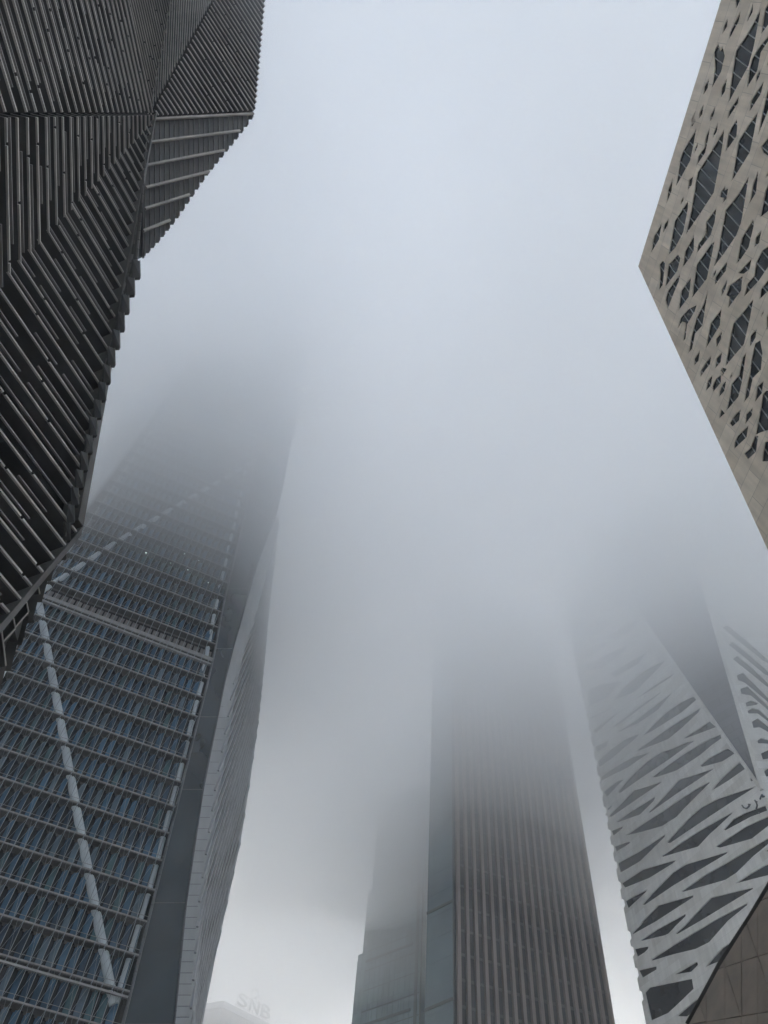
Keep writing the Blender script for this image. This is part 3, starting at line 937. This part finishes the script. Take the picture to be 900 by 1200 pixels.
# ================================================================== BEIGE STONE BUILDING (upper right)
def stone_building():
    A, B = pz(748, 312, 60), pz(845, 0, 60)
    Cc = pz(900, 645, 37)
    pl = Plane(B, A, Cc)                                       # x runs from B to the corner A
    n = pl.n
    root = thing('stone_building', 'beige stone building with lattice of slanted glazed openings, corner jutting overhead', 'building', V((28, 18, 0)))
    e = dict(e1=(740, 0, 5.625), e2=(740, 140, 5.625), e3=(740, 280, 5.625), e4=(800, 420, 9.))
    HL = [
     ('e1', [(685,0),(715,0),(690,55)]), ('e1', [(610,170),(632,125),(628,175),(600,220)]),
     ('e1', [(650,210),(690,130),(718,75),(705,140),(645,255)]), ('e1', [(770,110),(800,25),(795,80),(765,140)]),
     ('e1', [(690,335),(770,215),(850,60),(835,150),(800,320),(770,430),(700,560),(640,675),(650,580),(670,450)]),
     ('e1', [(860,180),(880,60),(905,20),(920,100),(900,160),(855,220)]),
     ('e1', [(795,385),(850,300),(900,235),(900,270),(850,350),(830,460),(760,580),(780,440)]),
     ('e1', [(545,340),(575,285),(582,340),(600,305),(605,340),(612,370),(590,470),(530,575),(550,450)]),
     ('e1', [(480,570),(510,520),(500,580),(475,620)]), ('e1', [(595,580),(628,520),(615,600),(590,640)]),
     ('e1', [(790,660),(870,535),(850,620),(780,730)]), ('e1', [(635,780),(645,730),(705,635),(700,680)]),
     ('e1', [(890,620),(910,560),(930,640),(900,720),(870,800),(835,890),(850,800)]),
     ('e1', [(450,740),(475,690),(465,750),(445,780)]), ('e1', [(398,780),(425,730),(415,790),(390,830)]),
     ('e2', [(390,30),(420,0),(400,45)]), ('e2', [(340,210),(425,65),(410,150),(385,270),(345,345),(295,435),(320,270)]),
     ('e2', [(440,240),(480,180),(490,110),(515,60),(505,120),(485,215),(430,300)]), ('e2', [(540,90),(568,25),(560,80),(538,120)]),
     ('e2', [(435,350),(520,220),(610,65),(600,160),(570,330),(540,480),(450,620),(360,755),(395,600)]),
     ('e2', [(640,100),(655,60),(692,0),(695,50),(690,110),(620,210)]),
     ('e2', [(708,140),(770,40),(830,-45),(805,90),(778,215),(720,310),(660,405),(690,240)]),
     ('e2', [(855,180),(900,120),(920,180),(900,240),(870,215)]), ('e2', [(240,470),(272,385),(262,470),(232,550)]),
     ('e2', [(380,400),(405,375),(395,430),(372,460)]), ('e2', [(285,670),(370,540),(370,590),(340,740),(290,840),(245,890),(270,760)]),
     ('e2', [(150,770),(198,685),(180,790),(130,875),(140,810)]), ('e2', [(218,690),(245,655),(235,700),(208,745)]),
     ('e2', [(590,480),(620,435),(612,470),(635,455),(625,520),(600,550),(605,510),(585,510)]),
     ('e2', [(620,600),(700,500),(770,380),(755,480),(720,680),(690,760),(610,880),(545,965),(575,850),(590,760)]),
     ('e2', [(800,430),(835,340),(820,480),(778,550)]), ('e2', [(880,480),(900,430),(930,520),(900,600),(850,640)]),
     ('e2', [(490,680),(560,580),(545,680),(520,760),(430,880),(440,820),(490,750)]),
     ('e2', [(730,780),(800,660),(805,700),(770,840),(725,910),(692,950),(715,840)]),
     ('e2', [(820,780),(855,735),(840,810),(810,840)]),
     ('e3', [(355,80),(400,0),(412,-30),(408,75),(385,120),(338,185)]),
     ('e3', [(430,170),(520,40),(545,20),(525,120),(495,260),(400,385),(410,300)]),
     ('e3', [(185,170),(205,145),(220,165),(205,300),(180,335),(190,230)]),
     ('e3', [(245,170),(305,105),(320,130),(300,210),(225,310),(235,240)]),
     ('e3', [(225,400),(240,345),(290,270),(320,235),(310,280),(260,400),(240,460)]),
     ('e3', [(330,340),(390,255),(385,310),(375,380),(310,470),(320,400)]),
     ('e3', [(305,590),(325,520),(375,465),(428,437),(415,480),(365,560),(355,655),(340,670),(358,550),(335,545)]),
     ('e3', [(428,525),(470,440),(505,330),(490,420),(465,570),(420,620),(400,720),(375,750),(395,640)]),
     ('e3', [(520,560),(590,465),(580,570),(490,720),(505,640)]), ('e3', [(558,660),(595,610),(588,660),(562,710)]),
     ('e3', [(555,250),(580,215),(630,150),(620,210),(550,300)]), ('e3', [(645,310),(730,245),(720,340),(690,380),(640,450),(650,380),(625,370)]),
     ('e3', [(595,335),(630,270),(620,320),(595,375)]), ('e3', [(705,225),(790,130),(775,200),(742,225)]),
     ('e3', [(820,160),(860,80),(900,50),(915,110),(900,180),(840,270),(745,375),(765,290),(810,240)]),
     ('e3', [(855,330),(900,270),(910,310),(900,340),(845,395)]),
     ('e3', [(670,560),(730,490),(800,400),(780,520),(740,690),(620,835),(640,720)]), ('e3', [(785,640),(825,590),(815,650),(780,710)]),
     ('e3', [(415,790),(450,735),(440,800),(415,830)]), ('e4', [(190,130),(250,40),(300,-30),(285,60),(240,115),(190,190)]),
     ('e3', [(560,790),(595,750),(585,810),(552,850)]), ('e3', [(588,870),(600,850),(625,860),(590,915)]),
     ('e3', [(890,520),(905,480),(920,560),(890,600)]),
     ('e4', [(245,340),(265,240),(310,180),(296,280)]), ('e4', [(315,295),(350,220),(415,160),(398,255),(325,345)]),
     ('e4', [(388,350),(412,285),(455,235),(435,340),(385,400)]),
     ('e4', [(515,270),(590,180),(625,0),(668,-60),(620,250),(585,400),(460,550),(500,380)]),
     ('e4', [(725,20),(760,-150),(815,-190),(838,-50),(820,120),(740,200),(700,390),(645,460),(670,320),(710,150)]),
     ('e4', [(785,300),(850,245),(830,365),(765,450)]),
     ('e4', [(842,390),(870,350),(920,340),(930,740),(830,770),(770,800),(800,640),(825,520)]),
     ('e4', [(385,630),(405,540),(440,580)]), ('e4', [(495,680),(560,590),(610,540),(590,650),(525,715)]),
     ('e4', [(670,590),(735,520),(725,600),(660,690)]), ('e4', [(550,880),(580,820),(690,710),(670,830),(545,950)]),
     ('e4', [(655,1000),(720,940),(755,830),(795,820),(770,980),(690,1060)]), ('e4', [(850,1000),(870,890),(920,870),(940,1080),(840,1080)]),
    ]
    rings = []
    for k, pts in HL:
        ox, oy, s = e[k]
        rings.append(simple([pl.loc(ox + x / s, oy + y / s) for x, y in pts]))
    # more of the same lattice past the frame
    rg = random.Random(5)
    for i in range(60):
        u, v = rg.uniform(925, 1005), rg.uniform(-30, 640)
        q = [(u, v), (u + 9, v - 17), (u + 15, v - 30), (u + 12, v - 12), (u + 5, v + 6), (u - 4, v + 20)]
        r = simple([pl.loc(*t) for t in q])
        if all(abs(sum(p.x for p in r) / len(r) - sum(p.x for p in o) / len(o)) > 1.0 or abs(sum(p.y for p in r) / len(r) - sum(p.y for p in o) / len(o)) > 1.2 for o in rings): rings.append(r)
    a, c = pl.xy(A), pl.xy(Cc)
    lowp = pl.loc(960, 776)
    outer = [pl.loc(870, -80), pl.xy(B), a, c, lowp, pl.loc(1040, 776), pl.loc(1040, -80)]
    def within(p):
        k = False
        for i in range(len(outer)):
            a_, b_ = outer[i - 1], outer[i]
            if (a_.y > p.y) != (b_.y > p.y) and p.x < (b_.x - a_.x) * (p.y - a_.y) / (b_.y - a_.y) + a_.x: k = not k
        return k
    rings = [grow(r, .035) for r in rings if abs(area(r)) > .004]
    rings = [r for r in rings if all(within(p) for p in r)]
    # small slits in the bare stretches between the larger openings
    def gap(c):
        best = 9
        for r in rings:
            for i in range(len(r)):
                a_, b_ = r[i - 1], r[i]; t = max(0, min(1, (c - a_).dot(b_ - a_) / max(1e-6, (b_ - a_).length_squared)))
                best = min(best, (a_ + (b_ - a_) * t - c).length)
            ins = False
            for i in range(len(r)):
                a_, b_ = r[i - 1], r[i]
                if (a_.y > c.y) != (b_.y > c.y) and c.x < (b_.x - a_.x) * (c.y - a_.y) / (b_.y - a_.y) + a_.x: ins = not ins
            if ins: return 0
        return best
    rg = random.Random(21); added = 0
    for k in range(2500):
        u, v = rg.uniform(752, 915), rg.uniform(0, 560)
        lim = 845 - (845 - 748) * v / 312. if v < 312 else 748 + (v - 312) * 152 / 333.
        if u < lim + 9 + (10 if v > 400 else 0): continue
        L2 = rg.choice((5, 7, 9)); wv = L2 * .22
        q = [(u + L2 * .38, v - L2), (u + wv, v), (u - L2 * .30, v + L2), (u - wv, v + L2 * .1)]
        pts = [pl.loc(*t) for t in q]
        if all(gap(p) > .16 for p in pts + [sum(pts, V((0, 0))) / 4]):
            rings.append(simple(pts)); added += 1
            if added >= 20: break
    print('slits', added, 'openings', len(rings))
    thick = .07
    facade(pl, outer, rings, thick, 'facade', M['stone'], root)
    sc = abs(pl.loc(826, 200).y - pl.loc(826, 214).y)
    print('stone scale', sc, 'plane', [tuple(round(t, 1) for t in p) for p in outer])
    # mullions run straight up the slope of the facade: direction of the picture line (823,193)-(838,208)
    m0, m1 = pl.loc(823.5, 193.3), pl.loc(838, 208.5)
    md = (m1 - m0).normalized(); mn = V((-md.y, md.x))
    step = abs((pl.loc(823.5, 193.3) - pl.loc(818.5, 206)).dot(mn))
    def shows(q):                                              # openings in the picture come first, large before small
        u, v = px(pl.P(q[0].x, q[0].y)); return (u > 900, -abs(area(q)))
    rings.sort(key=shows)
    rest = MB()
    for q in rings[100:]: rest.prism([pl.P(p.x, p.y, -.11) for p in grow(q, .05)], -n * .05)
    if rest.f:
        ro = rest.build('window', M['winglass'], root); ro['kind'] = 'stuff'
    for q in rings[:100]:
        w_ = MB(); r = grow(q, .05)
        w_.prism([pl.P(p.x, p.y, -.11) for p in r], -n * .05)
        wo = w_.build('window', M['winglass'], root)
        rot = [V((p.dot(mn), p.dot(md))) for p in q]
        lo, hi = min(p.x for p in rot), max(p.x for p in rot)
        mb = MB(); x = math.ceil(lo / step) * step; cnt = 0
        while x < hi:
            for y0, y1 in cut_line(rot, x):
                if y1 - y0 > .12:
                    p0, p1 = mn * x + md * (y0 - .1), mn * x + md * (y1 + .1)
                    mb.bar(pl.P(p0.x, p0.y, -.085), pl.P(p1.x, p1.y, -.085), (pl.h * mn.x + pl.v * mn.y) * .05, n * .05); cnt += 1
            x += step
        if cnt: mb.build('mullion', M['mullion'], wo)
    # solid body behind and the core down to the ground
    w = V((14, 9, 0))
    bd = MB(); g_ = [pl.P(p.x, p.y, -.18) for p in outer]
    bd.prism(g_, w)
    bd.build('wall', M['deepglass'], root)
    ed = MB()                                                  # stone returns on the two outer edges
    for p, q in ((outer[1], outer[2]), (outer[2], outer[3]), (outer[3], outer[4]), (outer[0], outer[1])):
        P_, Q_ = pl.P(p.x, p.y, -thick - .004), pl.P(q.x, q.y, -thick - .004)
        d = ((Q_ - P_).normalized()).cross(n).normalized()
        if d.dot(pl.P(*pl.loc(860, 300)) - P_) < 0: d = -d
        ed.prism([P_ + d * .02, Q_ + d * .02, Q_ + d * .25, P_ + d * .25], -n * 1.2)
    ed.build('stone_return', M['stone'], root)
    cr = MB(); k = pl.at(1000, 620) + w
    cr.prism([V((k.x + dx, k.y + dy, 0)) for dx, dy in ((0, 0), (14, 0), (14, 12), (0, 12))], (0, 0, 44))
    cr.build('core', M['stone'], root)
stone_building()

# ================================================================== BROWN STONE VOLUME (lower right corner)
def brown_volume():
    a, b = pd(806, 1200, 46), pd(899, 1042, 41)
    pl = Plane(a, b, pd(900, 1200, 40))
    root = thing('stone_pavilion', 'brown stone clad building with a slanted edge in the lower right corner', 'building', flat(pd(880, 1230, 50)))
    n = pl.n
    out = [(806, 1200), (819, 1176), (831, 1154), (846, 1125.5), (864, 1098), (880, 1073.5), (894, 1050), (921, 1005), (1010, 1005), (1010, 1330), (737, 1330)]
    bd = MB(); bd.prism([pl.at(u, v, -.12) for u, v in out], V((9, 12, -2)))
    bd.build('wall', M['joint'], root)
    cols = [776, 790, 806, 828, 849.5, 868.5, 888, 908, 930, 955, 985, 1012]
    def hl(k, u): return {0: 1330, 1: 1262 - .17 * (u - 850), 2: 1194 - .165 * (u - 850), 3: 1133 - .32 * (u - 850), 4: 1072 - .4 * (u - 850), 5: 1000}[k]
    def uedge(v): return poly_at([(p[0], p[1]) for p in out[:8]] + [(737, 1330)], v)
    pn = MB(); gap = .55; rr = random.Random(2)
    def clip(poly):
        """keep the part right of the slanted outline"""
        res = []
        f = lambda p: p[0] - uedge(p[1]) - 1.4
        for i in range(len(poly)):
            p, q = poly[i - 1], poly[i]
            fp, fq = f(p), f(q)
            if fp >= 0: res.append(p)
            if (fp >= 0) != (fq >= 0):
                t = fp / (fp - fq); res.append((lerp(p[0], q[0], t), lerp(p[1], q[1], t)))
        return res
    for i in range(len(cols) - 1):
        for k in range(5):
            u0, u1 = cols[i] + gap / 2, cols[i + 1] - gap / 2
            q = [(u0, hl(k, u0) - gap), (u1, hl(k, u1) - gap), (u1, hl(k + 1, u1) + gap), (u0, hl(k + 1, u0) + gap)]
            tris = [q]
            if (i + k) % 2 == 0 and k >= 2:                   # some panels are folded along a diagonal
                tr = [q[1], q[3]]
                tris = [[q[0], (q[1][0] - .5, q[1][1] - .6), (q[3][0] - .0, q[3][1] + .9)], [(q[1][0], q[1][1] - 1.2), q[2], (q[3][0] + .7, q[3][1])]]
            for t in tris:
                t = clip(t)
                if len(t) < 3: continue
                d = rr.uniform(-.02, .03)
                pn.prism([pl.at(u, v, d) for u, v in t], -n * .11)
    pn.build('cladding_panel', M['brownstone'], root)
    cp = MB()
    for p, q in zip(out[:7], out[1:8]):
        cp.bar(pl.at(*p, -.08), pl.at(*q, -.08), n * .25, (pl.at(*q) - pl.at(*p)).cross(n).normalized() * .08)
    cp.build('coping', M['joint'], root)
brown_volume()

# ================================================================== FAR BUILDING WITH ROOF SIGN (bottom left, in the mist)
def far_building():
    D = 240
    a = pd(262, 1173, D); b = pz(312, 1198, a.z); c = pz(232, 1178, a.z)
    root = thing('bank_building', 'faint pale building low in the mist carrying a roof sign reading SNB', 'building', flat(a))
    m = MB()
    h = (flat(b) - flat(a)).normalized(); g_ = (flat(c) - flat(a)).normalized()
    q = [flat(a), flat(a) + h * 42, flat(a) + h * 42 + g_ * 30, flat(a) + g_ * 30]
    m.prism(q, (0, 0, a.z - .9)); m.build('wall', M['farwall'], root)
    p = MB()
    k = [V((t.x, t.y, a.z - .88)) for t in q]
    for i in range(4):
        s, e = k[i], k[(i + 1) % 4]; p.bar(s, e, V((0, 0, 1.7)), (e - s).cross(V((0, 0, 1))).normalized() * .6)
    p.build('parapet', M['strip'], root)
    tall = MB(); t0 = flat(a) + g_ * 5 - h.cross(V((0, 0, 1))) * 0
    tall.prism([flat(a) + h * 1.5 + g_ * 10, flat(a) + h * 3.2 + g_ * 24, flat(a) + h * 1.5 + g_ * 29, flat(a) + h * 1.0 + g_ * 14], (0, 0, a.z + 26))
    tall.build('stair_tower', M['farwall'], root)
    pl = Plane.vert(a + V((0, 0, 0)), V((b.x, b.y, a.z)))
    u0, u1 = pl.loc(279, 1170).x, pl.loc(316, 1190).x
    size = (u1 - u0)
    hh = 3.2
    fr = MB()
    for t in (0, 1): fr.bar(pl.P(u0 - .5, .7 + t * hh, -.2), pl.P(u1 + .5, .7 + t * hh, -.2), pl.v * .15, pl.n * .15)
    x = u0
    while x <= u1 + .1:
        fr.bar(pl.P(x, -.8, -.2), pl.P(x, .7 + hh, -.2), pl.h * .15, pl.n * .15); x += size / 6
    so = fr.build('roof_sign', M['finm'], root)
    def letter(ch, x0, x1, y0, y1):
        cu = bpy.data.curves.new('letter', 'FONT'); cu.body = ch; cu.extrude = .12; cu.size = 1
        t = bpy.data.objects.new('letter', cu); COL.objects.link(t)
        me = bpy.data.meshes.new_from_object(t.evaluated_get(bpy.context.evaluated_depsgraph_get()))
        bpy.data.objects.remove(t); bpy.data.curves.remove(cu)
        xs = [v.co.x for v in me.vertices]; ys = [v.co.y for v in me.vertices]
        off = root.location
        for v in me.vertices:
            X = x0 + (v.co.x - min(xs)) / (max(xs) - min(xs)) * (x1 - x0); Y = y0 + (v.co.y - min(ys)) / (max(ys) - min(ys)) * (y1 - y0)
            v.co = pl.P(X, Y, v.co.z * 1.5 + .15) - off
        me.materials.clear(); me.materials.append(M['signm'])
        o = bpy.data.objects.new('letter', me); COL.objects.link(o); o.parent = so
    lw = size * .28
    for i, ch in enumerate('SNB'):
        x0 = u0 + i * size * .36; letter(ch, x0, x0 + lw, .8, .8 + hh)
    cv = MB(); r = 1.2; cx, cyy = u0 + size * .36 + lw * .3, .8 + hh + 1.6   # hooked emblem above the letters
    pts = [pl.P(cx + r * math.cos(t), cyy + r * .9 * math.sin(t), .15) for t in [math.pi * (1.05 - i * 1.25 / 10) for i in range(11)]]
    pts.append(pl.P(cx + r * .3, cyy - r * 1.1, .15))
    for s, e in zip(pts, pts[1:]): cv.bar(s, e, (e - s).cross(pl.n).normalized() * .5, pl.n * .3)
    cv.build('emblem', M['signm'], so)
far_building()

# ------------------------------------------------------------------ light
w = bpy.data.worlds.new('World'); scene.world = w; w.use_nodes = True
nt = w.node_tree; bg = nt.nodes['Background']
sky = nt.nodes.new('ShaderNodeTexSky'); sky.sky_type = 'NISHITA'; sky.sun_disc = False
EL, AZ = R(41), R(0)
sky.sun_elevation = EL; sky.sun_rotation = AZ; sky.air_density = 1.0; sky.dust_density = 3.8; sky.ozone_density = 1.0
nt.links.new(sky.outputs[0], bg.inputs[0]); bg.inputs[1].default_value = .15
sd = bpy.data.lights.new('sun', 'SUN'); sd.energy = 0.9; sd.angle = R(15); sd.color = (1, .985, .96)
so = bpy.data.objects.new('sun', sd); COL.objects.link(so)
sun_dir = V((math.sin(AZ) * math.cos(EL), math.cos(AZ) * math.cos(EL), math.sin(EL)))
so.rotation_euler = sun_dir.to_track_quat('Z', 'Y').to_euler()
so.location = (0, 0, 300)

scene.render.engine = 'CYCLES'
cy = scene.cycles
cy.max_bounces = 16; cy.volume_bounces = 10; cy.diffuse_bounces = 3; cy.glossy_bounces = 3; cy.transmission_bounces = 2
cy.transparent_max_bounces = 16; cy.use_denoising = True
try: cy.denoiser = 'OPENIMAGEDENOISE'
except Exception: pass
cy.sample_clamp_indirect = 8
vs = scene.view_settings
vs.view_transform = 'Standard'; vs.look = 'None'; vs.gamma = 1; vs.use_curve_mapping = False; vs.exposure = 3.02
scene.display_settings.display_device = 'sRGB'
scene.render.resolution_x = 768; scene.render.resolution_y = 1024
